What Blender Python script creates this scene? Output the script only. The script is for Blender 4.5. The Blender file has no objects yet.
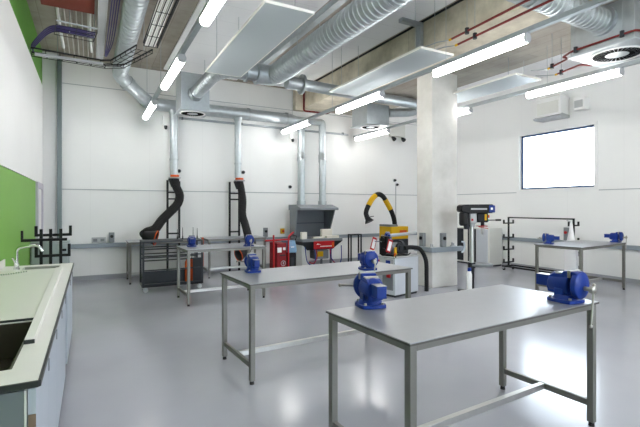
import bpy, bmesh, math, random
from mathutils import Vector, Matrix
random.seed(7)
PI = math.pi
SC = bpy.context.scene
COL = SC.collection

# ------------------------------------------------------------------ camera
F, H, HY = 425.0, 1.58, 207.0
TH = math.atan(230 / 425.0)
cd = bpy.data.cameras.new('camera'); cam = bpy.data.objects.new('camera', cd); COL.objects.link(cam)
cd.sensor_fit = 'HORIZONTAL'; cd.sensor_width = 36.0; cd.lens = F / 640 * 36
cd.shift_y = (HY - 213.5) / 640; cd.clip_start = 0.05
cam.location = (0, 0, H); cam.rotation_euler = (PI / 2, 0, -TH)
SC.camera = cam
def at(u, v, x=None, y=None, z=None):
    """a sight line met with a wall plane, a depth or a height"""
    s, c = math.sin(TH), math.cos(TH); a, b = (u - 320) / F, (HY - v) / F
    r = Vector((s + a * c, c - a * s, b))
    t = x / r.x if x is not None else (y / r.y if y is not None else (z - H) / r.z)
    return Vector((r.x * t, r.y * t, H + r.z * t))

# ------------------------------------------------------------------ materials
def mat(name, col, rough=.5, metal=0., var=0., vscale=4., bump=0., bscale=60., emit=0., spec=None, coat=0.):
    m = bpy.data.materials.new(name); m.use_nodes = True
    nt = m.node_tree; b = nt.nodes['Principled BSDF']; L = nt.links.new
    b.inputs['Base Color'].default_value = (*col, 1); b.inputs['Roughness'].default_value = rough; b.inputs['Metallic'].default_value = metal
    if spec is not None: b.inputs['Specular IOR Level'].default_value = spec
    if coat: b.inputs['Coat Weight'].default_value = coat; b.inputs['Coat Roughness'].default_value = .1
    if emit:
        b.inputs['Emission Color'].default_value = (*col, 1); b.inputs['Emission Strength'].default_value = emit
    if var or bump:
        tc = nt.nodes.new('ShaderNodeTexCoord')
    if var:
        n = nt.nodes.new('ShaderNodeTexNoise'); n.inputs['Scale'].default_value = vscale; n.inputs['Detail'].default_value = 6
        L(tc.outputs['Object'], n.inputs['Vector'])
        mx = nt.nodes.new('ShaderNodeMix'); mx.data_type = 'RGBA'
        mx.inputs[6].default_value = (*[max(0, c * (1 - var)) for c in col], 1); mx.inputs[7].default_value = (*[min(1, c * (1 + var)) for c in col], 1)
        L(n.outputs['Fac'], mx.inputs[0]); L(mx.outputs[2], b.inputs['Base Color'])
    if bump:
        n2 = nt.nodes.new('ShaderNodeTexNoise'); n2.inputs['Scale'].default_value = bscale; n2.inputs['Detail'].default_value = 3
        L(tc.outputs['Object'], n2.inputs['Vector'])
        bp = nt.nodes.new('ShaderNodeBump'); bp.inputs['Strength'].default_value = bump; bp.inputs['Distance'].default_value = .01
        L(n2.outputs['Fac'], bp.inputs['Height']); L(bp.outputs['Normal'], b.inputs['Normal'])
    return m

def concrete(name, dark, light, board=(1.2, .3), axis='Y'):
    m = bpy.data.materials.new(name); m.use_nodes = True; nt = m.node_tree; L = nt.links.new; N = nt.nodes.new
    b = nt.nodes['Principled BSDF']; b.inputs['Roughness'].default_value = .85
    tc = N('ShaderNodeTexCoord'); mp = N('ShaderNodeMapping'); L(tc.outputs['Object'], mp.inputs['Vector'])
    if axis == 'Y': mp.inputs['Rotation'].default_value = (0, 0, PI / 2)
    if axis == 'X': mp.inputs['Rotation'].default_value = (PI / 2, 0, 0)
    if axis == 'B': mp.inputs['Rotation'].default_value = (PI / 2, PI / 2, 0)
    n1 = N('ShaderNodeTexNoise'); n1.inputs['Scale'].default_value = 1.6; n1.inputs['Detail'].default_value = 9; n1.inputs['Roughness'].default_value = .62
    L(tc.outputs['Object'], n1.inputs['Vector'])
    rp = N('ShaderNodeValToRGB'); rp.color_ramp.elements[0].position = .3; rp.color_ramp.elements[1].position = .72
    rp.color_ramp.elements[0].color = (*dark, 1); rp.color_ramp.elements[1].color = (*light, 1)
    L(n1.outputs['Fac'], rp.inputs['Fac'])
    br = N('ShaderNodeTexBrick'); br.inputs['Scale'].default_value = 1.0; br.inputs['Mortar Size'].default_value = .006
    br.inputs['Brick Width'].default_value = board[0]; br.inputs['Row Height'].default_value = board[1]
    br.inputs['Color1'].default_value = (1, 1, 1, 1); br.inputs['Color2'].default_value = (.86, .86, .86, 1); br.inputs['Mortar'].default_value = (.62, .62, .62, 1)
    L(mp.outputs['Vector'], br.inputs['Vector'])
    mx = N('ShaderNodeMix'); mx.data_type = 'RGBA'; mx.blend_type = 'MULTIPLY'; mx.inputs[0].default_value = .8
    L(rp.outputs['Color'], mx.inputs[6]); L(br.outputs['Color'], mx.inputs[7]); L(mx.outputs[2], b.inputs['Base Color'])
    bp = N('ShaderNodeBump'); bp.inputs['Strength'].default_value = .25; bp.inputs['Distance'].default_value = .01
    L(n1.outputs['Fac'], bp.inputs['Height']); L(bp.outputs['Normal'], b.inputs['Normal'])
    return m

def boards(name, col, width, axis, rough=.55, seam=.95):
    """painted lining boards with thin upright seams"""
    m = bpy.data.materials.new(name); m.use_nodes = True; nt = m.node_tree; L = nt.links.new; N = nt.nodes.new
    b = nt.nodes['Principled BSDF']; b.inputs['Roughness'].default_value = rough; b.inputs['Specular IOR Level'].default_value = .3
    tc = N('ShaderNodeTexCoord'); sp = N('ShaderNodeSeparateXYZ'); L(tc.outputs['Object'], sp.inputs[0])
    a = N('ShaderNodeMath'); a.operation = 'DIVIDE'; a.inputs[1].default_value = width; L(sp.outputs[axis], a.inputs[0])
    f = N('ShaderNodeMath'); f.operation = 'FRACT'; L(a.outputs[0], f.inputs[0])
    g = N('ShaderNodeMath'); g.operation = 'LESS_THAN'; g.inputs[1].default_value = .009 / width; L(f.outputs[0], g.inputs[0])
    n = N('ShaderNodeTexNoise'); n.inputs['Scale'].default_value = 1.2; n.inputs['Detail'].default_value = 4; L(tc.outputs['Object'], n.inputs['Vector'])
    r = N('ShaderNodeMapRange'); r.inputs['To Min'].default_value = .97; r.inputs['To Max'].default_value = 1.03; L(n.outputs['Fac'], r.inputs[0])
    c1 = N('ShaderNodeMix'); c1.data_type = 'RGBA'; c1.inputs[6].default_value = (*col, 1); c1.inputs[7].default_value = (*[c * seam for c in col], 1); L(g.outputs[0], c1.inputs[0])
    c2 = N('ShaderNodeVectorMath'); c2.operation = 'SCALE'; L(c1.outputs[2], c2.inputs[0]); L(r.outputs[0], c2.inputs['Scale'])
    L(c2.outputs[0], b.inputs['Base Color'])
    return m

def floor_mat():
    m = bpy.data.materials.new('epoxy_floor'); m.use_nodes = True; nt = m.node_tree; L = nt.links.new; N = nt.nodes.new
    b = nt.nodes['Principled BSDF']
    tc = N('ShaderNodeTexCoord')
    n = N('ShaderNodeTexNoise'); n.inputs['Scale'].default_value = .9; n.inputs['Detail'].default_value = 8; L(tc.outputs['Object'], n.inputs['Vector'])
    rp = N('ShaderNodeValToRGB'); rp.color_ramp.elements[0].color = (.335, .34, .385, 1); rp.color_ramp.elements[1].color = (.44, .445, .495, 1)
    L(n.outputs['Fac'], rp.inputs['Fac']); L(rp.outputs['Color'], b.inputs['Base Color'])
    n2 = N('ShaderNodeTexNoise'); n2.inputs['Scale'].default_value = 2.2; n2.inputs['Detail'].default_value = 8; n2.inputs['Roughness'].default_value = .7; L(tc.outputs['Object'], n2.inputs['Vector'])
    r = N('ShaderNodeMapRange'); r.inputs['To Min'].default_value = .13; r.inputs['To Max'].default_value = .25; L(n2.outputs['Fac'], r.inputs[0]); L(r.outputs[0], b.inputs['Roughness'])
    b.inputs['Specular IOR Level'].default_value = .8
    n3 = N('ShaderNodeTexNoise'); n3.inputs['Scale'].default_value = 1.5; n3.inputs['Detail'].default_value = 2; L(tc.outputs['Object'], n3.inputs['Vector'])
    bp = N('ShaderNodeBump'); bp.inputs['Strength'].default_value = .05; bp.inputs['Distance'].default_value = .02; L(n3.outputs['Fac'], bp.inputs['Height']); L(bp.outputs['Normal'], b.inputs['Normal'])
    return m

def glass_mat():
    m = bpy.data.materials.new('window_glass'); m.use_nodes = True; nt = m.node_tree
    nt.nodes.remove(nt.nodes['Principled BSDF']); out = nt.nodes['Material Output']
    t = nt.nodes.new('ShaderNodeBsdfTransparent'); t.inputs[0].default_value = (.93, .97, 1, 1)
    g = nt.nodes.new('ShaderNodeBsdfGlossy'); g.inputs['Roughness'].default_value = .02
    fr = nt.nodes.new('ShaderNodeFresnel'); mx = nt.nodes.new('ShaderNodeMixShader')
    nt.links.new(fr.outputs[0], mx.inputs[0]); nt.links.new(t.outputs[0], mx.inputs[1]); nt.links.new(g.outputs[0], mx.inputs[2]); nt.links.new(mx.outputs[0], out.inputs[0])
    return m

WALL = (.83, .83, .82)
M = dict(
    floor=floor_mat(), glass=glass_mat(),
    wall_x=boards('white_wall_boards', WALL, 1.2, 0), wall_y=boards('white_wall_boards_side', WALL, 1.2, 1),
    ceil=concrete('slab_concrete', (.30, .265, .22), (.47, .43, .375), (2.4, .25), 'Y'),
    raft=boards('white_ceiling_boards', (.86, .86, .87), .6, 1, seam=.86),
    beam=concrete('beam_concrete', (.40, .355, .27), (.84, .775, .63), (2.4, 1.2), 'B'),
    band=concrete('band_concrete', (.32, .285, .24), (.48, .44, .38), (2.4, .25), 'Y'),
    col=concrete('column_concrete', (.58, .56, .525), (.78, .765, .735), (9, 9), 'X'),
    green=mat('green_paint', (.19, .42, .065), .55, var=.05, vscale=2), dgreen=mat('deep_green_paint', (.10, .30, .03), .6),
    white=mat('white_plastic', (.82, .82, .81), .4), gap_grey=mat('joint_and_shadow_gap_grey', (.42, .44, .46), .4),
    skirt=mat('grey_vinyl', (.36, .37, .40), .5), frame=mat('pale_frame', (.02, .06, .17), .4),
    lilac=mat('lilac_grey', (.50, .48, .55), .5),
    galv=mat('galvanised', (.46, .50, .52), .46, .8, var=.16, vscale=14), galvd=mat('galvanised_dull', (.42, .455, .475), .45, .8, var=.12, vscale=14),
    slot=mat('vent_black', (.006, .006, .007), .9, spec=.05), switch=mat('switch_grey', (.22, .235, .25), .5), edge_shade=mat('edge_shadow', (.10, .095, .085), .5, .3), steel=mat('stainless', (.56, .56, .545), .34, .95, var=.08, vscale=20), top=mat('stainless_top', (.37, .38, .405), .36, .6, var=.05, vscale=9, bump=.03, bscale=250),
    leg=mat('brushed_leg', (.20, .195, .18), .38, .6, var=.08, vscale=12),
    black=mat('black_paint', (.007, .0075, .009), .5, spec=.3), rubber=mat('black_rubber', (.010, .010, .011), .6, spec=.3), dark=mat('charcoal_paint', (.022, .025, .03), .5, spec=.3),
    trolley=mat('slate_paint', (.032, .036, .045), .45, spec=.35), blue=mat('vise_blue', (.0035, .027, .21), .42, var=.15, vscale=30, spec=.3), jaw=mat('jaw_steel', (.40, .385, .35), .4, .85),
    red=mat('signal_red', (.42, .010, .014), .4, spec=.3), dred=mat('deep_red', (.24, .008, .014), .45, spec=.3), pipe=mat('gas_pipe_red', (.15, .014, .012), .5, spec=.3), rust=mat('red_oxide', (.20, .036, .02), .75, var=.15),
    orange=mat('orange_plastic', (.62, .085, .008), .5, spec=.3), yellow=mat('yellow_paint', (.62, .36, .004), .45, spec=.3),
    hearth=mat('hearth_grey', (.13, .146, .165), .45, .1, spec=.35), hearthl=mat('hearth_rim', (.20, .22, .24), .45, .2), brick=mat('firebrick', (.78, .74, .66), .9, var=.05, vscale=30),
    cab=mat('cabinet_grey', (.52, .545, .59), .4), cabd=mat('cabinet_blue_grey', (.19, .213, .24), .45), door=mat('door_pale_blue', (.46, .51, .58), .4),
    work=mat('worktop_cream', (.81, .79, .775), .38, var=.03, vscale=6), edge=mat('worktop_edge', (.03, .033, .036), .4), drain=mat('drainer_cream', (.74, .73, .69), .4),
    sink=mat('sink_steel', (.055, .048, .036), .35, .2), chrome=mat('chrome', (.78, .79, .80), .12, 1.), trunk=mat('blue_grey_trunking', (.27, .31, .345), .45, .2),
    grey=mat('grey_plastic', (.17, .185, .20), .45), lgrey=mat('light_grey_plastic', (.42, .43, .445), .45), panel=mat('radiant_panel', (.42, .465, .49), .45),
    panele=mat('panel_edge', (.80, .79, .74), .5), purple=mat('purple_cable', (.045, .032, .15), .5), cable=mat('pale_cable', (.86, .86, .84), .5), conduit=mat('conduit', (.58, .56, .53), .5),
    glow=mat('tube_diffuser', (1., .985, .96), .4, emit=10.3), lens=mat('dark_lens', (.02, .02, .025), .15), sky=mat('light_blue', (.16, .30, .46), .4),
    brown=mat('hinge_brown', (.20, .14, .10), .5), green2=mat('green_button', (.05, .42, .16), .4), teal=mat('steel_column_grey', (.20, .24, .25), .35, .5),
    dcream=mat('cream_panel', (.70, .70, .66), .5), sheet=mat('white_sheet', (.86, .86, .87), .5), glove=mat('bluish_metal', (.50, .57, .63), .35, .7),
)

# ------------------------------------------------------------------ mesh builder
class MB:
    def __init__(s, m=None): s.b = bmesh.new(); s.m = m or Matrix.Identity(4)
    def _add(s, vs, fs):
        v = [s.b.verts.new(s.m @ Vector(p)) for p in vs]
        for f in fs:
            try: s.b.faces.new([v[i] for i in f])
            except ValueError: pass
        return s
    def box(s, lo, hi):
        (a, b, c), (d, e, f) = lo, hi
        return s._add([(a, b, c), (d, b, c), (d, e, c), (a, e, c), (a, b, f), (d, b, f), (d, e, f), (a, e, f)],
                      [(3, 2, 1, 0), (4, 5, 6, 7), (0, 1, 5, 4), (1, 2, 6, 5), (2, 3, 7, 6), (3, 0, 4, 7)])
    def cbox(s, c, size, rot=None):
        old = s.m
        s.m = s.m @ Matrix.Translation(c) @ (rot.to_4x4() if rot is not None else Matrix.Identity(4))
        h = [q / 2 for q in size]; s.box((-h[0], -h[1], -h[2]), h); s.m = old
        return s
    def bar(s, p0, p1, w, h=None, up=(0, 0, 1)):
        p0, p1 = Vector(p0), Vector(p1); d = p1 - p0
        if abs(d.normalized().dot(Vector(up))) > .99: up = (1, 0, 0)
        z = d.normalized(); x = Vector(up).cross(z).normalized(); y = z.cross(x)
        return s.cbox((p0 + p1) / 2, (w, h or w, d.length), Matrix((x, y, z)).transposed())
    def tube(s, path, r, seg=12, caps=True, ridge=0., pitch=.1):
        """sweep a circle along a path; r a number or a list; ridge > 0 adds spiral-duct seams"""
        P_ = [Vector(p) for p in path]; R = list(r) if isinstance(r, (list, tuple)) else [r] * len(P_)
        if ridge:
            Q, S = [], []
            for i in range(len(P_) - 1):
                d = (P_[i + 1] - P_[i]).length; n = max(1, int(d / pitch))
                for k in range(n):
                    for (t, e) in ((0, 0), (.68, 0), (.78, ridge), (.88, ridge), (.98, 0)):
                        tt = (k + t) / n; Q.append(P_[i].lerp(P_[i + 1], tt)); S.append(R[i] + e)
            Q.append(P_[-1]); S.append(R[-1]); P_, R = Q, S
        n = len(P_); T = []
        for i in range(n):
            a = (P_[i] - P_[i - 1]).normalized() if i else (P_[1] - P_[0]).normalized()
            c = (P_[i + 1] - P_[i]).normalized() if i < n - 1 else a
            t = a + c; T.append(t.normalized() if t.length > 1e-6 else a)
        u = T[0].orthogonal().normalized(); vs, fs = [], []
        for i in range(n):
            u = (u - T[i] * u.dot(T[i])).normalized(); w = T[i].cross(u)
            k = 1.0
            if 0 < i < n - 1: k = 1 / max(.5, (P_[i + 1] - P_[i]).normalized().dot(T[i]))
            for j in range(seg):
                q = 2 * PI * j / seg; vs.append(P_[i] + (u * math.cos(q) + w * math.sin(q)) * R[i])
        for i in range(n - 1):
            for j in range(seg):
                a, b = i * seg + j, i * seg + (j + 1) % seg; fs.append((a, b, b + seg, a + seg))
        if caps: fs.append(tuple(range(seg - 1, -1, -1))); fs.append(tuple((n - 1) * seg + j for j in range(seg)))
        return s._add(vs, fs)
    def lathe(s, prof, seg=40):
        n = len(prof); vs = [(r * math.cos(2 * PI * j / seg), r * math.sin(2 * PI * j / seg), z) for r, z in prof for j in range(seg)]
        return s._add(vs, [(i * seg + j, i * seg + (j + 1) % seg, (i + 1) % n * seg + (j + 1) % seg, (i + 1) % n * seg + j) for i in range(n) for j in range(seg)])
    def cyl(s, p0, p1, r, r1=None, seg=20): return s.tube([p0, p1], [r, r if r1 is None else r1], seg)
    def ball(s, c, r, seg=12):
        n = seg // 2; c = Vector(c); pts = [c + Vector((0, 0, -r * math.cos(PI * i / n))) for i in range(n + 1)]
        return s.tube(pts, [max(1e-4, r * math.sin(PI * i / n)) for i in range(n + 1)], seg)
    def prism(s, poly, lo, hi, axis=1):
        """2-D outline swept along an axis (0: yz outline, 1: xz outline, 2: xy outline)"""
        def p3(p, t): return (t, p[0], p[1]) if axis == 0 else ((p[0], t, p[1]) if axis == 1 else (p[0], p[1], t))
        n = len(poly); vs = [p3(p, lo) for p in poly] + [p3(p, hi) for p in poly]
        fs = [tuple(range(n)), tuple(range(2 * n - 1, n - 1, -1))] + [(i, i + n, (i + 1) % n + n, (i + 1) % n) for i in range(n)]
        return s._add(vs, fs)
    def build(s, name, m, parent=None, bevel=0., label=None, kind=None, loc=None):
        bmesh.ops.recalc_face_normals(s.b, faces=s.b.faces[:])
        me = bpy.data.meshes.new(name); s.b.to_mesh(me); s.b.free()
        me.materials.append(M[m]); me.shade_smooth(); me.set_sharp_from_angle(angle=math.radians(38))
        o = bpy.data.objects.new(name, me); COL.objects.link(o)
        if parent is not None: o.parent = parent
        if loc is not None: o.location = loc
        if label: o['label'] = label
        if kind: o['kind'] = kind
        if bevel:
            md = o.modifiers.new('bevel', 'BEVEL'); md.width = bevel; md.segments = 2; md.limit_method = 'ANGLE'; md.angle_limit = math.radians(40)
        return o
def B(lo, hi): return MB().box(lo, hi)
def thing(name, label, cat, loc=(0, 0, 0), rz=0., group=None):
    o = bpy.data.objects.new(name, None); COL.objects.link(o); o.location = loc; o.rotation_euler = (0, 0, rz); o.empty_display_size = .1
    o['label'] = label; o['category'] = cat
    if group: o['group'] = group
    return o
def tag(o, label, cat, group=None):
    o['label'] = label; o['category'] = cat
    if group: o['group'] = group
    return o
def struct(name, mb, m, **k): return mb.build(name, m, kind='structure', **k)
def dup(root, label, loc=None, rz=None, scale=None, group=None):
    r = root.copy(); COL.objects.link(r)
    if loc is not None: r.location = loc
    if rz is not None: r.rotation_euler = (0, 0, rz)
    if scale is not None: r.scale = (scale * .9, scale, scale * 1.12)
    r['label'] = label
    if group: r['group'] = group
    for ch in list(root.children):
        c = ch.copy(); COL.objects.link(c); c.parent = r
        for g in list(ch.children):
            d = g.copy(); COL.objects.link(d); d.parent = c
    return r
def rounded(path, rad, n=6):
    """round the corners of a polyline"""
    P_ = [Vector(p) for p in path]; out = [P_[0]]
    for i in range(1, len(P_) - 1):
        a, b, c = P_[i - 1], P_[i], P_[i + 1]; r = min(rad, (a - b).length * .49, (c - b).length * .49)
        p, q = b + (a - b).normalized() * r, b + (c - b).normalized() * r
        for k in range(n + 1):
            t = k / n; out.append(p * (1 - t) ** 2 + b * 2 * t * (1 - t) + q * t * t)
    return out + [P_[-1]]
def smooth(path, n=6):
    """Catmull-Rom through the points"""
    P_ = [Vector(p) for p in path]; P_ = [P_[0] * 2 - P_[1]] + P_ + [P_[-1] * 2 - P_[-2]]; out = []
    for i in range(1, len(P_) - 2):
        a, b, c, d = P_[i - 1:i + 3]
        for k in range(n):
            t = k / n; out.append(.5 * ((2 * b) + (c - a) * t + (2 * a - 5 * b + 4 * c - d) * t * t + (3 * b - a - 3 * c + d) * t ** 3))
    return out + [P_[-2]]

# ------------------------------------------------------------------ the room
XL, XR, YB, YF, ZC = -.88, 9.85, 10.45, -3.2, 4.8
struct('floor', B((XL - .2, YF - .2, -.12), (XR + .2, YB + .2, 0)), 'floor')
struct('ceiling', B((XL - .2, YF - .2, ZC), (XR + .2, YB + .2, ZC + .2)), 'ceil')
struct('wall_back', B((XL - .2, YB, 0), (XR + .2, YB + .2, ZC)), 'wall_x')
struct('trim_1', B((XL + .3, YB - .012, 1.965), (XR, YB, 4.18)), 'wall_x')                       # upper lining, a little proud of the lower
struct('shadow_gap_back', B((XL + .3, YB - .014, 1.945), (XR, YB, 1.965)), 'gap_grey')  # grey strip drawn for the shadow line under the upper lining
struct('trim_3', B((XL + .3, YB - .014, 4.18), (XR, YB, 4.195)), 'gap_grey')
struct('trim_4', B((XL + .3, YB - .05, 4.74), (5.0, YB, 4.8)), 'ceil')
# left wall: white boards over a green dado, green frieze, door at the far end
struct('wall_left', B((XL - .2, YF, 0), (XL, YB, ZC)), 'wall_y')
struct('trim_5', B((XL, YF, 0), (XL + .012, 9.22, 2.04)), 'green')
struct('trim_6', B((XL, YF, 2.04), (XL + .03, 10.3, 4.05)), 'wall_y')
struct('trim_7', B((XL, YF, 4.05), (XL + .012, YB, ZC)), 'dgreen')
d1 = struct('door_1', B((XL, 9.32, .02), (XL + .02, 10.16, 1.93)), 'white')
MB().box((XL, 9.22, 0), (XL + .05, 9.32, 2.04)).box((XL, 10.16, 0), (XL + .05, 10.26, 2.04)).box((XL, 9.32, 1.93), (XL + .05, 10.16, 2.04)).build('door_frame', 'lilac', d1)
MB().cyl((XL + .02, 9.42, 1.0), (XL + .07, 9.42, 1.0), .012).tube([(XL + .07, 9.42, 1.0), (XL + .07, 9.55, 1.0)], .01).build('door_handle', 'chrome', d1)
# right wall with its window
wy0, wy1, wz0, wz1 = 5.40, 7.26, 2.03, 3.42
struct('wall_right', MB().box((XR, YF, 0), (XR + .25, wy0, ZC)).box((XR, wy1, 0), (XR + .25, YB, ZC)).box((XR, wy0, 0), (XR + .25, wy1, wz0)).box((XR, wy0, wz1), (XR + .25, wy1, ZC)), 'wall_y')
struct('shadow_gap_right_near', B((XR - .014, YF, 1.945), (XR, wy0 - .1, 1.965)), 'gap_grey')  # here and below: grey strips standing in for the shadow gap
struct('shadow_gap_right_far', B((XR - .014, wy1 + .1, 1.945), (XR, YB, 1.965)), 'gap_grey')
def window(name, fr):
    w = struct(name, fr, 'frame', bevel=.004); return w
w1 = window('window_1', MB().box((XR + .06, wy0, wz0), (XR + .13, wy1, wz0 + .045)).box((XR + .06, wy0, wz1 - .045), (XR + .13, wy1, wz1))
            .box((XR + .06, wy0, wz0), (XR + .13, wy0 + .045, wz1)).box((XR + .06, wy1 - .045, wz0), (XR + .13, wy1, wz1)))
B((XR + .085, wy0 + .05, wz0 + .05), (XR + .1, wy1 - .05, wz1 - .05)).build('pane', 'glass', w1)
MB().box((XR - .02, wy0 - .07, wz0 - .07), (XR + .06, wy1 + .07, wz0)).box((XR - .015, wy0 - .07, wz0), (XR, wy0, wz1 + .06)).box((XR - .015, wy1, wz0), (XR, wy1 + .07, wz1 + .06)).box((XR - .015, wy0, wz1), (XR, wy1, wz1 + .06)).build('window_surround', 'white', w1)
# front wall, behind the photographer, with an unseen window added for fill daylight
struct('wall_front', MB().box((XL, YF - .2, 0), (XR, YF, .9)).box((XL, YF - .2, 3.6), (XR, YF, ZC)).box((XL, YF - .2, .9), (2.19, YF, 3.6)).box((5.37, YF - .2, .9), (XR, YF, 3.6)), 'wall_x')
w2 = MB()
for i in range(3): w2.box((2.19 + i * 1.565, YF - .15, .9), (2.24 + i * 1.565, YF - .08, 3.6))
w2.box((2.19, YF - .15, .9), (5.37, YF - .08, .95)).box((2.19, YF - .15, 3.55), (5.37, YF - .08, 3.6))
w2 = struct('added_fill_window', w2, 'frame')
B((2.2, YF - .12, .92), (5.36, YF - .105, 3.58)).build('pane', 'glass', w2)
# skirtings
struct('baseboard_back', B((XL, YB - .02, 0), (XR, YB, .1)), 'skirt'); struct('baseboard_right', B((XR - .02, YF, 0), (XR, YB, .1)), 'skirt'); struct('baseboard_left', B((XL, YF, 0), (XL + .022, 9.22, .1)), 'skirt')
# ceiling bays: white boards on the slab, concrete beam and a low concrete band
struct('trim_10', B((1.5, YF, ZC - .03), (3.25, YB - .05, ZC)), 'raft'); struct('trim_11', B((4.25, YF, ZC - .03), (4.97, YB - .05, ZC)), 'raft'); struct('trim_12', B((7.3, YF, ZC - .03), (XR, YB - .05, ZC)), 'raft')
struct('beam', B((5.07, YF, 4.25), (5.82, YB, ZC)), 'beam')
struct('slab_band', B((5.82, YF, 4.25), (7.24, YB, ZC)), 'band')
struct('trim_14', B((4.80, YB - .22, 4.17), (5.07, YB - .05, 4.72)), 'beam')
struct('trim_13', B((5.05, YF, ZC - .03), (5.07, YB, ZC)), 'dark')
struct('column', B((5.84, 6.22, 0), (6.52, 6.66, 4.25)), 'col', bevel=.015)
tag(B((-.60, YB - .13, 0), (-.515, YB - .015, 4.72)).build('cable_riser', 'teal', bevel=.004), 'tall grey steel riser standing in the back left corner', 'riser')

# ------------------------------------------------------------------ lighting rows
def luminaire(label, x, y):
    t = thing('tube_light', label, 'light', (x, y, 3.46), 0, 'fluorescent tube lights under the ceiling')
    return t
lp = thing('tube_light', 'x', 'light', (0, 0, 3.46), 0, 'tube lights hung in three rows')
prof = [(-.04, .092), (-.055, .06), (-.05, .025), (-.03, .0), (.03, .0), (.05, .025), (.055, .06), (.04, .092)]
MB().prism(prof, -.73, .73).build('diffuser', 'glow', lp)
MB().box((-.04, -.75, .092), (.04, .75, .105)).prism([(x * 1.03, z * 1.02 - .001) for x, z in prof], -.75, -.73).prism([(x * 1.03, z * 1.02 - .001) for x, z in prof], .73, .75).build('housing', 'lgrey', lp)
rows = [(1.05, ['top of the picture, nearest in the left row', 'middle of the left row of lights', 'far end of the left row, above the back wall duct']),
        (4.39, ['near end of the centre row, left of the column top', 'middle of the centre row, below the pale panel', 'far end of the centre row, beside the hearth pipes']),
        (6.66, ['near end of the right row, under the big ceiling diffuser', 'half hidden by the right side of the concrete column', 'far end of the right row, left of the concrete column'])]
first = True
for (x, names) in rows:
    ys = {1.05: (3.72, 6.45, 9.1), 4.39: (3.88, 6.62, 9.35), 6.66: (4.02, 6.75, 9.4)}[x]
    for y, nm in zip(ys, names):
        lab = 'white tube light ' + ('' if nm.startswith('half') else 'at the ') + nm
        if first: lp.location = (x, y + .0, 3.46); lp.rotation_euler = (0, 0, PI / 2 * 0); lp['label'] = lab; first = False
        else: dup(lp, lab, (x, y, 3.46))
    for y in (1.05, -1.7):  # rows carried on out of view for their light
        dup(lp, 'unseen white tube light carrying on the %s row, behind the photographer' % {1.05: 'left', 4.39: 'centre', 6.66: 'right'}[x], (x, y, 3.46))
    rl = thing('lighting_rail', 'long grey rail carrying the %s' % {1.05: 'left row of tube lights', 4.39: 'centre row of tube lights', 6.66: 'right row of tube lights'}[x], 'rail', (x, 0, 3.565), 0, 'lighting rails')
    B((-.03, YF + .3, 0), (.03, 10.25, .055)).build('rail', 'galvd', rl)
    zt = (4.25 if x > 6 else ZC - (.03 if x > 4.3 else 0)) - 3.565
    for y in (.3, 2.4, 4.4, 7.58, 9.55): MB().cyl((0, y, .05), (0, y, zt), .004, seg=6).build('suspension_rod', 'galvd', rl)

# ------------------------------------------------------------------ radiant panels
def panel(label, x0, y0, x1, y1, z, zc):
    t = thing('radiant_panel', label, 'panel', ((x0 + x1) / 2, (y0 + y1) / 2, z), 0, 'hanging radiant heating panels'); a, b = (x1 - x0) / 2, (y1 - y0) / 2
    B((-a + .012, -b + .012, 0), (a - .012, b - .012, .026)).build('panel_face', 'panel', t)
    MB().box((-a, -b, -.004), (-a + .012, b, .03)).box((a - .012, -b, -.004), (a, b, .03)).box((-a + .012, -b, -.004), (a - .012, -b + .012, .03)).box((-a + .012, b - .012, -.004), (a - .012, b, .03)).build('edge_trim', 'panele', t)
    for sx in (-.6, .6):
        for sy in (-.8, .8): MB().cyl((a * sx, b * sy, .05), (a * sx, b * sy, zc - z), .004, seg=6).build('hanger_wire', 'galvd', t)
panel('wide grey panel hanging between the left lights and the big spiral duct', 1.70, 4.42, 2.32, 7.2, 3.85, ZC - .03)
panel('pale panel hanging beside the concrete beam, above the centre lights', 4.15, 4.65, 4.80, 7.3, 3.85, ZC - .03)
panel('pale panel hanging right of the concrete column, above the right lights', 6.40, 4.8, 7.1, 7.3, 3.85, 4.25)

# ------------------------------------------------------------------ ductwork
t = thing('spiral_duct', 'large ridged silver duct running along the middle of the ceiling', 'duct', (3.22, 7.85, 4.18))
MB().tube([(0, -11, 0), (0, -.21, 0)], .193, 40, ridge=.012, pitch=.1).build('duct_run', 'galv', t)
MB().tube(rounded([(0, -.21, 0), (0, 0, 0), (-.34, .02, 0)], .2, 8), .195, 36).build('elbow', 'galv', t)
MB().cyl((-.34, .02, 0), (-.38, .02, 0), .21, seg=36).cyl((-.38, .02, 0), (-.56, .02, 0), .15, .14, 32).build('reducer', 'galvd', t)
MB().cyl((-.56, .02, 0), (-.60, .02, 0), .19, seg=32).build('flange', 'galvd', t)
for y in (-1.5, -3.8, -6.1):
    MB().tube([(.21 * math.cos(a), y, .21 * math.sin(a)) for a in [PI * k / 12 for k in range(12, 25)]], .006, 6).cyl((-.21, y, 0), (-.21, y, .585), .005, seg=6).cyl((.21, y, 0), (.21, y, .60), .005, seg=6).build('duct_hanger', 'galvd', t)
t = thing('branch_duct', 'silver branch duct behind the left panel, bending down to the round diffuser', 'duct', (2.62, 7.87, 4.16))
MB().tube([(0, 0, 0), (-.3, 0, 0)], .135, 28).build('duct_run', 'galv', t)
MB().tube(smooth([(-.3, 0, 0), (-.52, .25, -.04), (-.62, .75, -.14), (-.68, 1.02, -.22)], 6), .13, 28, ridge=.008, pitch=.06).build('flexible_hose', 'galv', t)
MB().cyl((-.68, 1.02, -.22), (-.70, 1.12, -.24), .15, seg=28).build('collar', 'galvd', t)
t = thing('branch_duct', 'silver branch duct crossing behind the long white panel to the column', 'duct', (3.44, 7.8, 4.08))
MB().cyl((.02, 0, 0), (.34, 0, 0), .13, seg=32).cyl((.34, 0, 0), (.38, 0, 0), .2, seg=32).build('flange', 'galvd', t)
MB().tube([(.38, 0, 0), (1.2, .06, 0), (3.54, .17, 0)], .115, 28).build('duct_run', 'galv', t)
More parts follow.
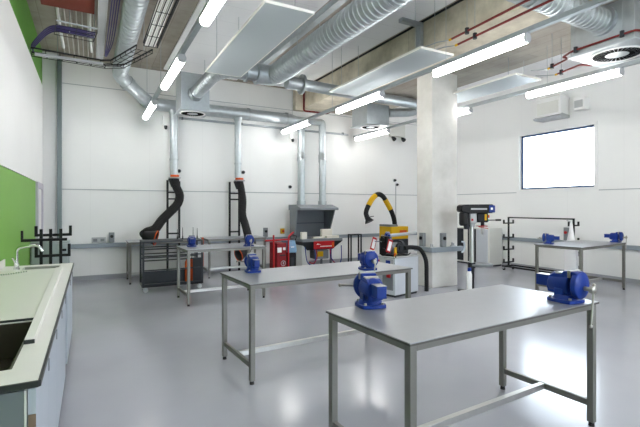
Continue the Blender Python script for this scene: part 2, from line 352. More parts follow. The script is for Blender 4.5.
MB().tube(rounded([(3.54, .17, 0), (3.76, .18, -.02), (3.69, .5, -.12), (3.1, .68, -.16)], .15, 6), .105, 24).build('elbow', 'galv', t)
# back wall duct with its falling feeder
t = thing('spiral_duct', 'silver duct falling diagonally at the back left onto the wall duct', 'duct', (.53, 9.42, 4.28))
MB().tube([(0, -12.4, 0), (0, -.12, 0)], .135, 36, ridge=.014, pitch=.125).build('duct_run', 'galv', t)
MB().tube(rounded([(0, -.12, 0), (0, .12, -.02), (.16, .28, -.12)], .14, 8), .14, 32).build('elbow', 'galv', t)
MB().cyl((.13, .25, -.10), (.19, .31, -.14), .155, seg=32).build('collar', 'galvd', t)
MB().tube([(.17, .29, -.125), (.58, .66, -.37)], .135, 32).build('reducer', 'galv', t)
MB().cyl((.53, .62, -.345), (.58, .66, -.37), .15, seg=32).build('collar', 'galvd', t)
t = thing('wall_duct', 'long smooth silver duct running along the top of the back wall', 'duct', (1.1, 10.2, 3.9))
pth = rounded([(0, -.1, .01), (.18, .02, 0), (3.55, .02, -.01)], .12, 5)
MB().tube(pth, .14, 28).build('duct_run', 'galv', t)
for x in (.15, .95, 2.36, 3.4): MB().cyl((x, .02, 0), (x + .05, .02, 0), .152, seg=28).build('collar', 'galvd', t)
MB().tube([(3.55, .02, -.01), (3.72, .02, -.01)], [.14, .095], 28).build('reducer', 'galv', t)
def drop(label, x, z0, z1, r, off=False):
    t = thing('drop_pipe', label, 'pipe', (x, 10.22, z0), 0, 'vertical extraction pipes on the back wall')
    if off:
        zk = 2.9 - z0
        MB().tube(rounded([(0, 0, 0), (0, 0, zk + .1), (-.06, -.12, zk - .1), (-.06, -.12, z1 - z0)], .06, 4), r, 20).build('pipe_run', 'galv', t)
        MB().tube([(-.004, -.01, zk + .09), (-.056, -.11, zk - .09)], r + .012, 20).build('offset_collar', 'galvd', t)
        MB().cyl((-.06, -.12, z1 - z0 + .12), (-.06, -.12, z1 - z0), r + .02, seg=20).build('collar', 'galvd', t)
    else:
        MB().tube([(0, 0, 0), (0, 0, z1 - z0)], r, 20).build('pipe_run', 'galv', t)
        MB().cyl((0, 0, z1 - z0 + .33), (0, 0, z1 - z0 + .37), r + .008, seg=20).build('collar', 'galvd', t)
        MB().tube([(0, 0, .02), (0, 0, -.08)], [r * 1.5, r], 20).build('tee_collar', 'galvd', t)
    return t
drop('straight silver drop pipe above the left black hose', 1.70, 3.78, 2.32, .088)
drop('straight silver drop pipe above the second black hose', 3.22, 3.77, 2.30, .08)
drop('left of the two offset silver pipes entering the hearth hood', 4.96, 3.785, 1.62, .095, True)
t = drop('right of the two offset silver pipes entering the hearth hood', 5.60, 3.78, 1.62, .095, True)
MB().tube(rounded([(-.80, 0, .11), (0, 0, .11), (0, 0, -.02)], .2, 8), .095, 24).build('elbow', 'galv', t)
t = thing('wall_conduit', 'thin grey conduit crossing the back wall under the wall duct', 'conduit', (1.85, YB - .05, 3.68))
MB().cyl((0, 0, 0), (4.7, 0, -.02), .028, seg=12).build('conduit_run', 'galvd', t)
for x in (.05, 1.5, 3.0, 4.5): B((x, -.03, -.03), (x + .04, .035, .03)).build('saddle_clip', 'grey', t)

def plenum(label, x, y, z, w, h, dd, spig):
    t = thing('air_diffuser_box', label, 'air vent', (x, y, z), 0, 'square plenum boxes with round diffusers'); a = w / 2
    B((-a, -a, .02), (a, a, h)).build('plenum_box', 'galvd', t, .004)
    B((-a - .03, -a - .03, 0), (a + .03, a + .03, .02)).build('face_plate', 'panel', t, .003)
    MB().lathe([(dd, .0), (dd - .008, -.014), (dd - .03, -.014), (dd - .04, -.002), (dd - .04, .0)]).build('diffuser_ring', 'white', t)
    MB().cyl((0, 0, -.002), (0, 0, -.006), dd - .04, seg=40).build('diffuser_disc', 'panel', t)
    v = MB()
    for k in range(30):
        q = 2 * PI * k / 30; v.m = Matrix.Rotation(q, 4, 'Z'); v.prism([(dd * .42, -.012 * dd / .3), (dd * .86, -.022 * dd / .3), (dd * .86, .022 * dd / .3), (dd * .42, .012 * dd / .3)], -.0075, -.006, 2)
    v.build('swirl_slots', 'slot', t)
    if spig: MB().cyl(*spig[:2], spig[2], seg=28).build('spigot', 'galvd', t)
    for sx in (-1, 1): MB().cyl((a * .9 * sx, 0, h), (a * .9 * sx, 0, (ZC if x < 3 else 4.25) - z - .001 - (.03 if x < 3 else 0)), .005, seg=6).build('drop_rod', 'galvd', t)
    return t
plenum('grey air box with round vent hanging before the back wall, at the left', 1.93, 9.3, 3.58, .58, .78, .27, None)
plenum('pale air box with round vent just left of the concrete column top', 6.17, 8.75, 3.58, .66, .5, .25, None)
plenum('large air box with round vent at the top right, fed by a ridged duct', 6.38, 3.2, 3.68, .8, .56, .33, ((-.4, -.02, .36), (-.46, -.02, .36), .19))
t = thing('spiral_duct', 'ridged silver cross duct entering the top right air box', 'duct', (3.46, 3.16, 4.04))
MB().tube([(0, 0, .02), (.6, 0, .02), (2.45, .02, 0)], .145, 32, ridge=.012, pitch=.085).build('duct_run', 'galv', t)
MB().cyl((-.04, 0, .02), (.03, 0, .02), .16, seg=32).build('collar', 'galvd', t)
t = thing('cable_trunking', 'square silver trunking running high beside the big ridged duct', 'trunking', (3.15, 2.0, 4.56))
B((0, -4, 0), (.12, 7.3, .09)).build('trunking_run', 'galv', t)
for y in (.4, 2.6, 4.6, 6.6): MB().box((-.05, y, .09), (.17, y + .05, .1)).cyl((-.03, y + .025, .1), (-.03, y + .025, .24), .005, seg=6).cyl((.15, y + .025, .1), (.15, y + .025, .21), .005, seg=6).build('bracket', 'galvd', t)
t = thing('bracket_frame', 'grey steel angle bracket fixed to the concrete beam face', 'bracket', (4.6, 5.6, 4.62))
MB().box((0, 0, .08), (.46, .1, .14)).build('cross_arm', 'galvd', t); MB().box((.38, 0, -.42), (.46, .1, .08)).build('upright', 'galvd', t)

# ------------------------------------------------------------------ ceiling services at the left
def basket(label, pts, w, h, wire=.006, step=.2, rail='black'):
    t = thing('cable_tray', label, 'cable tray', pts[0], 0, 'wire cable trays'); p0 = Vector(pts[0]); P_ = [Vector(p) - p0 for p in pts]; m = MB()
    side = []
    for i, p in enumerate(P_):
        d = ((P_[min(i + 1, len(P_) - 1)] - p).normalized() + (p - P_[max(i - 1, 0)]).normalized()); d.z = 0; d.normalize(); side.append(Vector((d.y, -d.x, 0)))
    for k in range(4): m.tube([p + s * w * (k / 3 - .5) for p, s in zip(P_, side)], wire, 5)
    for i in range(len(P_) - 1):
        n = max(1, int((P_[i + 1] - P_[i]).length / step))
        for k in range(n + 1):
            q = P_[i].lerp(P_[i + 1], k / n); s = side[i].lerp(side[i + 1], k / n)
            m.tube([q - s * w / 2 + Vector((0, 0, h)), q - s * w / 2, q + s * w / 2, q + s * w / 2 + Vector((0, 0, h))], wire, 5)
    m.build('wire_mesh', 'black', t)
    for sg in (-.5, .5): MB().tube([p + s * w * sg + Vector((0, 0, h)) for p, s in zip(P_, side)], wire * 2.2, 6).build('side_rail', rail, t)
    for q in (P_[0].lerp(P_[1], .35), P_[-1].lerp(P_[-2], .02)): MB().cyl(q, q + Vector((0, 0, ZC - p0.z - q.z)), .006, seg=6).build('hanger_rod', 'galvd', t)
    return t
ta = basket('wire tray crossing the back left corner with a pale liner below it', [(XL + .04, 8.3, 4.07), (.2, 8.36, 4.05), (.42, 8.2, 4.04), (.76, 7.25, 4.05)], .26, .06)
MB().box((.06, -.13, -.055), (1.04, -.10, -.01)).build('tray_lip', 'lgrey', ta)
tb = basket('wire tray of pale cables running towards the camera above the left lights', [(.84, 7.15, 4.1), (.86, 4.5, 4.1), (.88, 1.5, 4.1)], .2, .05, .007, .42)
t = thing('cable_bundle', 'white cables lying in the tray above the left lights', 'cables', (.86, 7.2, 4.118))
for k in range(5): MB().tube(smooth([(-.1 + k * .033, 0, .01), (-.1 + k * .033 + random.uniform(-.01, .01), -1.5, .012), (-.08 + k * .033, -3, .01), (-.07 + k * .033, -5.6, .01)], 5), .0165, 7).build('cable', 'cable', t)
basket('wire tray across the left ceiling holding purple cables', [(-.45, 7.32, 4.18), (.07, 7.38, 4.18)], .42, .06, .005, .2, 'galvd')
t = thing('cable_bundle', 'purple cables turning off the left wall along the tray', 'cables', (XL + .03, 8.15, 4.16))
for k in range(7):
    o = k * .036
    MB().tube(smooth([(.02, .12 + o, .0), (.06, -.1 + o, .02), (.3, -.75 + o, .05 + .012 * (k % 2)), (.5, -.92 + o, .05), (.92, -.89 + o, .05 + .014 * (k % 2))], 5), .0105, 7).build('cable', 'purple', t)
t = thing('cable_bundle', 'purple cables running forward beside the white ceiling trunking', 'cables', (.232, 8.3, 4.36))
for k in range(4):
    o = k * .03
    MB().tube(smooth([(o * .3, .1, -.12), (.02 + o, -.4, .0), (.03 + o, -2, .0), (.03 + o, -5.5, .0)], 5), .009, 7).build('cable', 'purple', t)
t = thing('cable_trunking', 'white trunking running forward beside the purple ceiling cables', 'trunking', (.10, 8.6, 4.4))
B((0, -7, 0), (.12, .5, .1)).build('trunking_run', 'white', t, .003); MB().box((.005, -7, -.006), (.115, .5, 0)).build('trunking_lid', 'lgrey', t)
tag(MB().box((-.62, 5.2, 4.5), (.06, 7.3, 4.62)).build('painted_plate', 'rust', bevel=.004), 'rust-red painted steel plate under the slab at top left', 'plate')
for k in range(7):
    x = -.46 + k * .085
    tag(MB().tube([(x, 10.3, 4.78), (x, 6.0, 4.78), (x, 1, 4.78)], .011, 8).build('ceiling_conduit', 'conduit'), 'thin grey conduit under the slab in the left bay', 'conduit', 'grey conduits side by side under the left slab')
def bent(name, label, cat, path, r, m, rad=.1, group=None):
    p0 = Vector(path[0]); o = MB().tube(rounded([Vector(p) - p0 for p in path], rad, 5), r, 10).build(name, m, loc=p0); return tag(o, label, cat, group)
bent('waste_pipe', 'thin white pipe slanting down beside the rust-red plate', 'pipe', [(-.42, 7.34, 4.7), (-.44, 7.55, 4.6), (-.38, 8.1, 4.18)], .022, 'white')
bent('waste_pipe', 'thin white pipe below the right end of the rust-red plate', 'pipe', [(.0, 7.34, 4.66), (.0, 7.7, 4.3), (.02, 8.0, 4.15)], .02, 'white')

# red gas pipes
def gas(label, path, r=.015, tip=None, hang=()):
    p0 = Vector(path[0]); t = thing('gas_pipe', label, 'pipe', p0, 0, 'red gas pipes'); Q = [Vector(p) - p0 for p in path]
    MB().tube(rounded(Q, .06, 4), r, 10).build('pipe_run', 'pipe', t)
    if tip:
        d = (Q[0] - Q[1]).normalized(); MB().cyl(Q[0], Q[0] + d * .05, r * 1.1, seg=10).build('yellow_ferrule', 'yellow', t)
        MB().tube([Q[0] + d * .05] + [Q[0] + d * .28 + Vector((0, 0, .055)), Q[0] + d * tip + Vector((0, 0, .12))], r * .55, 8).build('grey_tail', 'galvd', t)
    for h in hang:
        h = Vector(h) - p0; MB().cyl(h - Vector((0, 0, .035)), h + Vector((0, 0, .04)), r * 1.9, seg=10).build('pipe_clip', 'dark', t); MB().cyl(h, Vector((h.x, h.y, (4.25 if p0.x + h.x > 5.05 else 4.77 if p0.x + h.x > 4.24 else 4.8) - p0.z - .002)), .004, seg=6).build('clip_rod', 'galvd', t)
gas('upper of the two red pipes running forward before the beam', [(4.316, 4.217, 3.86), (4.25, 3.17, 3.86), (4.16, .5, 3.86)], tip=.9, hang=[(4.30, 3.94, 3.86), (4.23, 2.7, 3.86)])
gas('lower of the two red pipes running forward before the beam', [(4.507, 4.29, 3.845), (4.45, 3.08, 3.845), (4.36, .5, 3.845)], tip=.8, hang=[(4.49, 3.98, 3.845), (4.44, 2.7, 3.845)])
gas('red pipe along the joint of the pale beam and brown slab', [(5.03, 10.2, 4.74), (5.03, 10.2, 4.15), (5.76, 10.2, 4.16), (5.79, 9.9, 4.222), (5.79, 3.7, 4.222)], .024)
gas('red pipe skirting the left side of the top right air box', [(6.05, 3.75, 3.76), (5.93, 3.55, 3.76), (5.90, 2.75, 3.76), (6.6, 2.6, 3.76)], .014, hang=[(5.93, 3.5, 3.76), (5.90, 2.9, 3.76)])
gas('short red pipe left of the top right vent, in front of another', [(6.28, 4.1, 3.74), (6.12, 3.72, 3.74), (6.05, 3.75, 3.76)], .014, tip=.5, hang=[(6.25, 4.05, 3.74)])
gas('short red pipe left of the top right vent, behind another', [(6.55, 4.15, 3.70), (6.42, 3.72, 3.70), (6.62, 3.66, 3.70)], .014, tip=.5, hang=[(6.53, 4.08, 3.70)])

# ------------------------------------------------------------------ small fixtures on walls
def fixture_spot(label, x, z, n):
    t = thing('security_camera', label, 'camera', (x, YB - .014, z)); MB().box((-.07, -.08, 0), (.07, 0, .24)).build('bracket', 'white', t, .006)
    for k in range(n): MB().tube([(-.0, -.06, -.0), (.0, -.07, -.05)], [.04, .035], 16).ball((0, -.072, -.05), .034).build('lens_head', 'lens', t)
fixture_spot('white bracket with black dome lens near the left drop pipe top', 1.545, 3.46, 1)
fixture_spot('white bracket with black dome lens beside the hearth pipes', 4.78, 3.40, 1)
t = thing('emergency_light', 'white twin-head emergency light on the wall left of the column', 'light', (8.32, YB - .014, 3.62))
B((-.28, -.1, .12), (.28, 0, .5)).build('battery_box', 'dcream', t, .008)
for sx in (-.17, .2): MB().tube([(sx, -.03, .1), (sx, -.14, .02)], [.03, .065], 16).ball((sx, -.1, .05), .06).build('lamp_head', 'lens', t)
for lab, x, z in (('small black pull switch right of the left drop pipe', 1.85, 2.43), ('small black pull switch right of the second drop pipe', 3.42, 2.46), ('upper of two small black knobs on the wall beside the column', 8.25, 2.4), ('lower of two small black knobs on the wall beside the column', 8.34, 2.27), ('small black switch left of the hearth hood pipes', 4.72, 2.12), ('small black switch on the wall right of the hearth hood', 5.75, 1.86)):
    t = thing('wall_switch', lab, 'switch', (x, YB - .014, z), 0, 'small black wall switches'); MB().cyl((0, 0, 0), (0, -.03, 0), .05, seg=14).build('back_plate', 'lgrey', t); MB().cyl((0, -.03, 0), (0, -.075, 0), .04, .03, 14).build('button', 'black', t)
MB_ = bent('wall_cable', 'thin grey cable dropping from the knobs beside the column', 'cable', [(8.3, YB - .03, 2.26), (8.3, YB - .03, .78)], .012, 'lgrey')
def trunk(name, lab, m, x=None): tag(m.build(name, 'trunk', bevel=.004), lab, 'trunking', 'blue-grey socket trunking')
trunk('dado_trunking', 'long blue-grey trunking along the lower back wall', B((-.51, YB - .075, .695), (XR - .075, YB, .79)))
trunk('dado_trunking', 'blue-grey trunking along the right wall under the window', B((XR - .075, 2.2, .695), (XR, 8.06, .79)))
trunk('dado_trunking', 'blue-grey trunking wrapped around the concrete column', MB().box((5.765, 6.145, .70), (5.838, 6.66, .795)).box((5.838, 6.145, .70), (6.60, 6.218, .795)))
def isolator(lab, loc, rz, tall=.2, red=False, cream=False):
    t = thing('isolator_switch', lab, 'switch', loc, rz, 'isolator boxes'); B((-.055, -.075, 0), (.055, 0, tall)).build('switch_box', 'switch' if not cream else 'dcream', t, .006)
    MB().cyl((0, -.075, tall * .62), (0, -.095, tall * .62), .034, seg=16).box((-.01, -.115, tall * .62 - .03), (.01, -.095, tall * .62 + .03)).build('rotary_knob', 'red' if red else 'black', t)
    return t
isolator('grey isolator with black knob above trunking at far left', (.42, YB, .80), 0, .22)
isolator('grey isolator with black knob above trunking behind the red welder', (4.02, YB, .80), 0, .24)
isolator('grey isolator on the front face of the concrete column', (6.09, 6.22, .80), 0, .27)
isolator('grey isolator on the left corner of the concrete column', (5.84, 6.45, .80), -PI / 2, .27)
isolator('grey isolator on the right wall behind the far pair of vises', (XR, 6.0, .80), -PI / 2, .3, True)
t = thing('twin_socket', 'small twin socket above trunking at far left', 'socket', (.17, YB, .80)); B((-.14, -.04, 0), (.14, 0, .12)).build('socket_box', 'lgrey', t, .005)
for x in (-.07, .07): B((x - .04, -.045, .03), (x + .04, -.04, .09)).build('socket_face', 'grey', t)
def estop(lab, loc):
    t = thing('emergency_stop', lab, 'stop button', loc, 0, 'emergency stops'); B((-.05, -.07, 0), (.05, 0, .14)).build('box', 'yellow', t, .006); MB().tube([(0, -.07, .07), (0, -.09, .07), (0, -.09, .07), (0, -.11, .07)], [.015, .015, .034, .03], 14).build('button', 'red', t)
estop('yellow emergency stop with red button above the red welder', (4.5, YB, .87)); estop('yellow emergency stop right of the brazing hearth', (5.93, YB, .83))
tag(MB().tube([(6.62, 6.2, .66), (6.68, 6.2, .70), (6.70, 6.2, .78), (6.68, 6.2, .86), (6.62, 6.2, .88)], .018, 10).build('conduit_loop', 'glove'), 'curved grey conduit at the right end of the column trunking', 'conduit')
for k, (x, lab) in enumerate(((6.36, 'small clear clip on the column trunking right of its isolator'), (5.80, 'small clear clip on the column trunking beside its corner'))):
    t = thing('cable_gland', lab, 'gland', (x, 6.19, .795)); B((-.05, -.025, 0), (.05, .025, .02)).build('base', 'lgrey', t); MB().cyl((-.02, 0, .02), (-.02, 0, .08), .014, seg=10).cyl((.025, 0, .02), (.025, 0, .065), .014, seg=10).build('gland_nuts', 'lgrey', t)
# units above the window
t = thing('wall_unit', 'white louvred unit on the wall above the window', 'heater', (XR, 6.27, 3.66)); B((-.34, -.31, .06), (0, .31, .5)).build('casing', 'white', t, .015)
B((-.355, -.26, .12), (-.34, .26, .40)).build('front_glass', 'dcream', t, .003); MB().prism([(-.36, .0), (-.42, .03), (-.3, .09), (-.02, .06), (-.02, .0)], -.33, .33).build('lower_flap', 'lgrey', t); B((-.28, -.25, .5), (-.06, .25, .55)).build('top_cover', 'dcream', t, .01)
t = thing('wall_unit', 'small white box on the wall right above the window', 'wall box', (XR, 5.63, 3.76)); B((-.2, -.13, 0), (0, .13, .28)).build('casing', 'white', t, .01); B((-.215, -.09, .06), (-.2, .09, .22)).build('front_face', 'lgrey', t, .003)

# ------------------------------------------------------------------ benches
def bench(label, p, ang, L, D, Hh=.9, group='steel workbenches', t_=.045):
    t = thing('steel_workbench', label, 'workbench', (p[0], p[1], 0), ang, group)
    B((-.012, -.012, Hh - .006), (L + .012, D + .012, Hh)).build('tabletop', 'top', t, .0015)
    MB().box((-.0125, -.0125, Hh - .016), (L + .0125, -.004, Hh - .006)).box((-.0125, D + .004, Hh - .016), (L + .0125, D + .0125, Hh - .006)).box((-.0125, -.004, Hh - .016), (-.004, D + .004, Hh - .006)).box((L + .004, -.004, Hh - .016), (L + .0125, D + .004, Hh - .006)).build('shadow_strip', 'edge_shade', t)  # dark strip painted for the shadow line under the top plate
    z0 = Hh - .006 - t_
    MB().box((t_, 0, z0), (L - t_, t_, Hh - .006)).box((t_, D - t_, z0), (L - t_, D, Hh - .006)).box((0, t_, z0), (t_, D - t_, Hh - .006)).box((L - t_, t_, z0), (L, D - t_, Hh - .006)).build('top_frame', 'leg', t, .002)
    for x in (0, L - t_):
        for y in (0, D - t_):
            l = B((x, y, .03), (x + t_, y + t_, Hh - .006)).build('leg', 'leg', t, .003)
            MB().cyl((x + t_ / 2, y + t_ / 2, 0), (x + t_ / 2, y + t_ / 2, .03), .021, .017, 14).build('foot', 'rubber', l)
        B((x + .008, t_, .14), (x + t_ - .008, D - t_, .14 + t_)).build('end_stretcher', 'leg', t, .002)
    B((t_ - .008, D / 2 - .02, .14), (L - t_ + .008, D / 2 + .02, .14 + t_)).build('long_stretcher', 'steel', t, .002)
    return t
r3 = math.atan2(1.744 - 1.658, 3.202 - 1.414)
bench('large steel workbench nearest the camera, with two blue vises', (1.414, 1.66), r3, 1.80, .77)
bench('steel workbench standing in the middle, behind the nearest bench', (1.25, 3.60), .055, 1.92, .78)
bench('small steel bench before the dark tool trolley, far left', (1.36, 6.93), .03, 1.33, .80)
bench('steel workbench at the right before the long wall rack', (7.27, 4.19), .10, 1.74, .8)
bench('long low steel bench against the back wall, left of the others', (.70, 9.45), 0, 1.35, .75, .86)
bench('steel bench against the back wall behind the second black hose', (2.3, 9.42), 0, 1.35, .72, .87)

# ------------------------------------------------------------------ vises
def make_vise(label, loc, rz, s=1.):
    t = thing('bench_vise', label, 'vise', loc, rz, 'blue bench vises'); t.scale = (s * .9, s, s * 1.12)
    MB().prism([(-.115, -.05), (-.10, -.085), (-.05, -.10), (.05, -.10), (.10, -.085), (.115, -.05), (.115, .05), (.10, .085), (.05, .10), (-.05, .10), (-.10, .085), (-.115, .05)], 0, .022, 2).tube([(0, 0, .02), (0, 0, .032), (0, 0, .05)], [.092, .085, .075], 28).build('swivel_base', 'blue', t, .004)
    for sx, sy in ((-.085, -.065), (.085, -.065), (-.085, .065), (.085, .065)): MB().cyl((sx, sy, .022), (sx, sy, .034), .011, seg=6).build('base_bolt', 'jaw', t)
    prof = [(-.115, .055), (.05, .05), (.058, .10), (.058, .205), (.02, .205), (.005, .185), (-.06, .182), (-.105, .165), (-.125, .12), (-.125, .08)]
    bd = MB().prism(prof, -.056, .056, 1)
    bd.tube([(-.12, 0, .115), (-.10, 0, .115), (.045, 0, .115), (.058, 0, .115)], [.055, .07, .075, .068], 24)
    bd.box((-.05, -.07, .04), (.03, .07, .09)); bd.build('vise_body', 'blue', t, .006)
    MB().prism([(-.055, .182), (-.05, .19), (.0, .192), (.005, .182)], -.05, .05, 1).build('anvil', 'jaw', t)
    MB().box((-.24, -.036, .085), (-.12, .036, .088)).box((-.24, -.034, .088), (-.12, .034, .15)).box((-.24, -.036, .15), (-.12, .036, .158)).build('slide_bar', 'blue', t, .003)
    MB().box((-.24, -.034, .1582), (-.125, .034, .1605)).build('slide_top', 'jaw', t)
    mj = MB().prism([(.095, .045), (.13, .05), (.15, .09), (.148, .15), (.128, .19), (.10, .205), (.082, .205), (.082, .10)], -.058, .058, 1)
    mj.tube([(.085, 0, .12), (.10, 0, .12), (.135, 0, .12), (.155, 0, .12)], [.07, .09, .088, .05], 28).build('moving_jaw', 'blue', t, .006)
    MB().box((.058, -.062, .165), (.067, .062, .212)).build('jaw_plate', 'jaw', t, .001); MB().box((.073, -.062, .165), (.082, .062, .212)).build('jaw_plate', 'jaw', t, .001)
    MB().cyl((.15, 0, .105), (.205, 0, .105), .014, seg=14).tube([(.195, 0, .105), (.2, 0, .105), (.232, 0, .105), (.24, 0, .105)], [.014, .024, .024, .014], 16).build('screw', 'jaw', t)
    return t
VH = .9005
v0 = make_vise('blue vise at the right front edge of the nearest bench, handle hanging', (3.02, 1.855, VH), math.radians(-92), .98)
MB().cyl((.218, .015, .125), (.218, -.02, -.115), .008, seg=10).ball((.218, .016, .13), .013).ball((.218, -.021, -.12), .013).build('handle_bar', 'jaw', v0)
v1 = make_vise('tall blue vise at the rear left of the nearest bench', (1.69, 2.40, VH), math.radians(76), .96)
MB().cyl((.218, .16, .11), (.218, -.05, .095), .008, seg=10).ball((.218, .165, .11), .013).ball((.218, -.055, .095), .013).build('handle_bar', 'jaw', v1)
G_ = 'blue bench vises'
dup(v0, 'blue vise at the right end of the middle bench', (2.655, 3.82, VH), math.radians(-100), .9)
dup(v1, 'blue vise at the rear left corner of the middle bench', (1.50, 4.25, VH), math.radians(85), .8)
dup(v0, 'blue vise at the right end of the small far left bench', (2.43, 7.10, VH), math.radians(-97), .85)
dup(v1, 'blue vise on the left of the bench before the tool trolley', (1.54, 7.48, VH), math.radians(80), .8)
dup(v1, 'blue vise at the left of the bench by the wall rack', (7.50, 4.92, VH), math.radians(112), .8)
dup(v0, 'blue vise at the right end of the bench by the wall rack', (8.93, 4.50, VH), math.radians(-78), .86)

# ------------------------------------------------------------------ counter, sinks and tap
CX0, CX1 = XL + .012, -.18
wk = MB()
for (x0, y0, x1, y1) in ((CX0, 2.0, CX1, 2.18), (CX0, 2.18, -.80, 3.06), (-.288, 2.18, CX1, 3.06), (CX0, 3.06, CX1, 5.52), (CX0, 5.52, -.66, 5.84), (-.30, 5.52, CX1, 5.84), (CX0, 5.84, CX1, 5.98)): wk.box((x0, y0, .872), (x1, y1, .9))
bmesh.ops.remove_doubles(wk.b, verts=wk.b.verts[:], dist=1e-5)
wk = tag(wk.build('worktop', 'work'), 'long cream worktop with dark edge along the green wall', 'worktop')
MB().prism([(CX0, 1.99), (CX1, 1.99), (CX1 + .01, 2.0), (CX1 + .01, 5.98), (CX1, 5.98), (CX1, 2.0), (CX0, 2.0)], .874, .899, 2).build('dark_edging', 'edge', wk)
MB().box((CX0, 2.0, .9), (CX0 + .018, 5.98, .985)).build('upstand', 'work', wk, .003)
dr = tag(MB().prism([(CX0 + .02, 3.075), (-.288, 3.075), (-.288, 2.555), (-.243, 2.55), (-.262, 5.46), (CX0 + .02, 5.46)], .9005, .914, 2).build('draining_board', 'drain'), 'raised cream draining board with a long lip over the near sink', 'draining board')
MB().prism([(-.288, 2.56), (-.246, 2.56), (-.266, 5.46), (-.33, 5.46)], .914, .921, 2).build('raised_lip', 'work', dr, .002)
MB().box((CX0 + .02, 3.068, .9005), (-.289, 3.075, .914)).build('dark_edging', 'edge', dr); MB().box((-.289, 2.543, .9005), (-.243, 2.55, .92)).build('lip_end', 'edge', dr)
def basin(label, x0, y0, x1, y1, d, m):
    t = thing('sink', label, 'sink', ((x0 + x1) / 2, (y0 + y1) / 2, .9 - d)); a, b, w = (x1 - x0) / 2 - .001, (y1 - y0) / 2 - .001, .012
    MB().box((-a, -b, 0), (a, b, w)).box((-a, -b, w), (-a + w, b, d - .004)).box((a - w, -b, w), (a, b, d - .004)).box((-a + w, -b, w), (a - w, -b + w, d - .004)).box((-a + w, b - w, w), (a - w, b, d - .004)).build('basin', m, t, .003)
    MB().tube([(0, 0, w), (0, 0, w + .004)], [.045, .04], 20).build('drain', 'chrome', t)
basin('large dark rectangular sink at the near end of the worktop', -.80, 2.18, -.288, 3.06, .22, 'sink'); basin('small steel sink at the far end of the worktop', -.66, 5.52, -.30, 5.84, .16, 'steel')
t = thing('mixer_tap', 'chrome swan tap behind the far small sink', 'tap', (-.70, 5.62, .9))
MB().cyl((0, 0, 0), (0, 0, .02), .03, seg=18).tube(rounded([(0, 0, .02), (0, 0, .24), (.2, -.02, .26), (.24, -.02, .19)], .05, 6), .016, 14).build('spout', 'chrome', t); MB().cyl((0, 0, .05), (-.03, -.06, .14), .009, seg=10).cyl((0, 0, .02), (0, 0, .07), .024, seg=16).build('lever', 'chrome', t)
ch = MB()
for k in range(14): ch.ball((-.80 + k * .018, 5.02 + .16 * (k / 13) ** 2, .929), .0085, 8)
tag(ch.build('plug_chain', 'chrome'), 'chrome plug chain lying on the worktop beside the tap', 'chain')
def cabinet(label, y0, y1, doors=1, near=False, top=.86):
    t = thing('base_cabinet', label, 'cabinet', (-.5, y0, 0), 0, 'base cabinets under the worktop'); L = y1 - y0
    MB().box((-.36, .012, .1), (.275, L - .003, top)).build('carcass', 'cabd', t, .002)
    B((-.34, .02, 0), (.2, L - .02, .1)).build('plinth', 'grey', t)
    if near:
        B((-.36, 0, .1), (.272, .012, .86)).build('end_panel', 'cabd', t); B((.273, -.004, .1), (.281, .0115, .86)).build('white_edge_strip', 'white', t); B((.286, -.006, .71), (.312, .0, .76)).build('hinge', 'brown', t)
    for k in range(doors):
        a, b = L * k / doors + .003, L * (k + 1) / doors - .003
        d = B((.283, a, .1), (.312, b, .86)).build('door', 'door', t, .003); B((.312, b - .03, .74), (.317, b - .012, .80)).build('finger_catch', 'grey', d)
cabinet('pale blue base cabinet at the near end of the worktop', 2.02, 3.2, 2, True, .66); cabinet('pale blue base cabinet in the middle, before the dark gap', 3.21, 4.33, 2); cabinet('pale blue base cabinet under the far sink', 4.66, 5.95, 2, False, .72)

# ------------------------------------------------------------------ stock rack behind the counter
def stock_rack(label, loc, rz, L, posts, arms_z, top=1.26, rails=True):
    t = thing('stock_rack', label, 'rack', loc, rz, 'black wheeled stock racks'); w = .035
    for x in posts:
        p = MB().box((x - w / 2, -w / 2, .12), (x + w / 2, w / 2, top)).build('post', 'black', t, .003)
        for z in arms_z: MB().box((x - w / 2, -.19, z), (x + w / 2, .19, z + .03)).box((x - w / 2, -.19, z + .03), (x + w / 2, -.16, z + .1)).box((x - w / 2, .16, z + .03), (x + w / 2, .19, z + .1)).build('arm_hook', 'black', t, .002)
    m = MB()
    for y in (-.17, .17): m.box((posts[0] - .05, y - .02, .085), (posts[-1] + .05, y + .02, .12))
    for x in posts: m.box((x - .02, -.15, .085), (x + .02, .15, .12))
    m.build('base_frame', 'black', t, .002)
    if rails: m = MB().box((posts[0], -.015, top - .03), (posts[-1], .015, top)).build('top_rail', 'black', t)
    for x in (posts[0], posts[-1]):
        for y in (-.17, .17):
            c = MB().cyl((x, y - .012, .037), (x, y + .012, .037), .037, seg=18).build('caster_wheel', 'rubber', t); MB().box((x - .012, y - .022, .04), (x + .012, y - .015, .085)).box((x - .012, y + .015, .04), (x + .012, y + .022, .085)).box((x - .012, y - .022, .078), (x + .012, y + .022, .085)).build('caster_fork', 'galvd', c)
    return t
stock_rack('black hooked stock rack on wheels along the right wall', (9.28, 5.52, 0), PI / 2, 1.6, [0, 1.64], [.18, .5, .80, 1.16], 1.33)
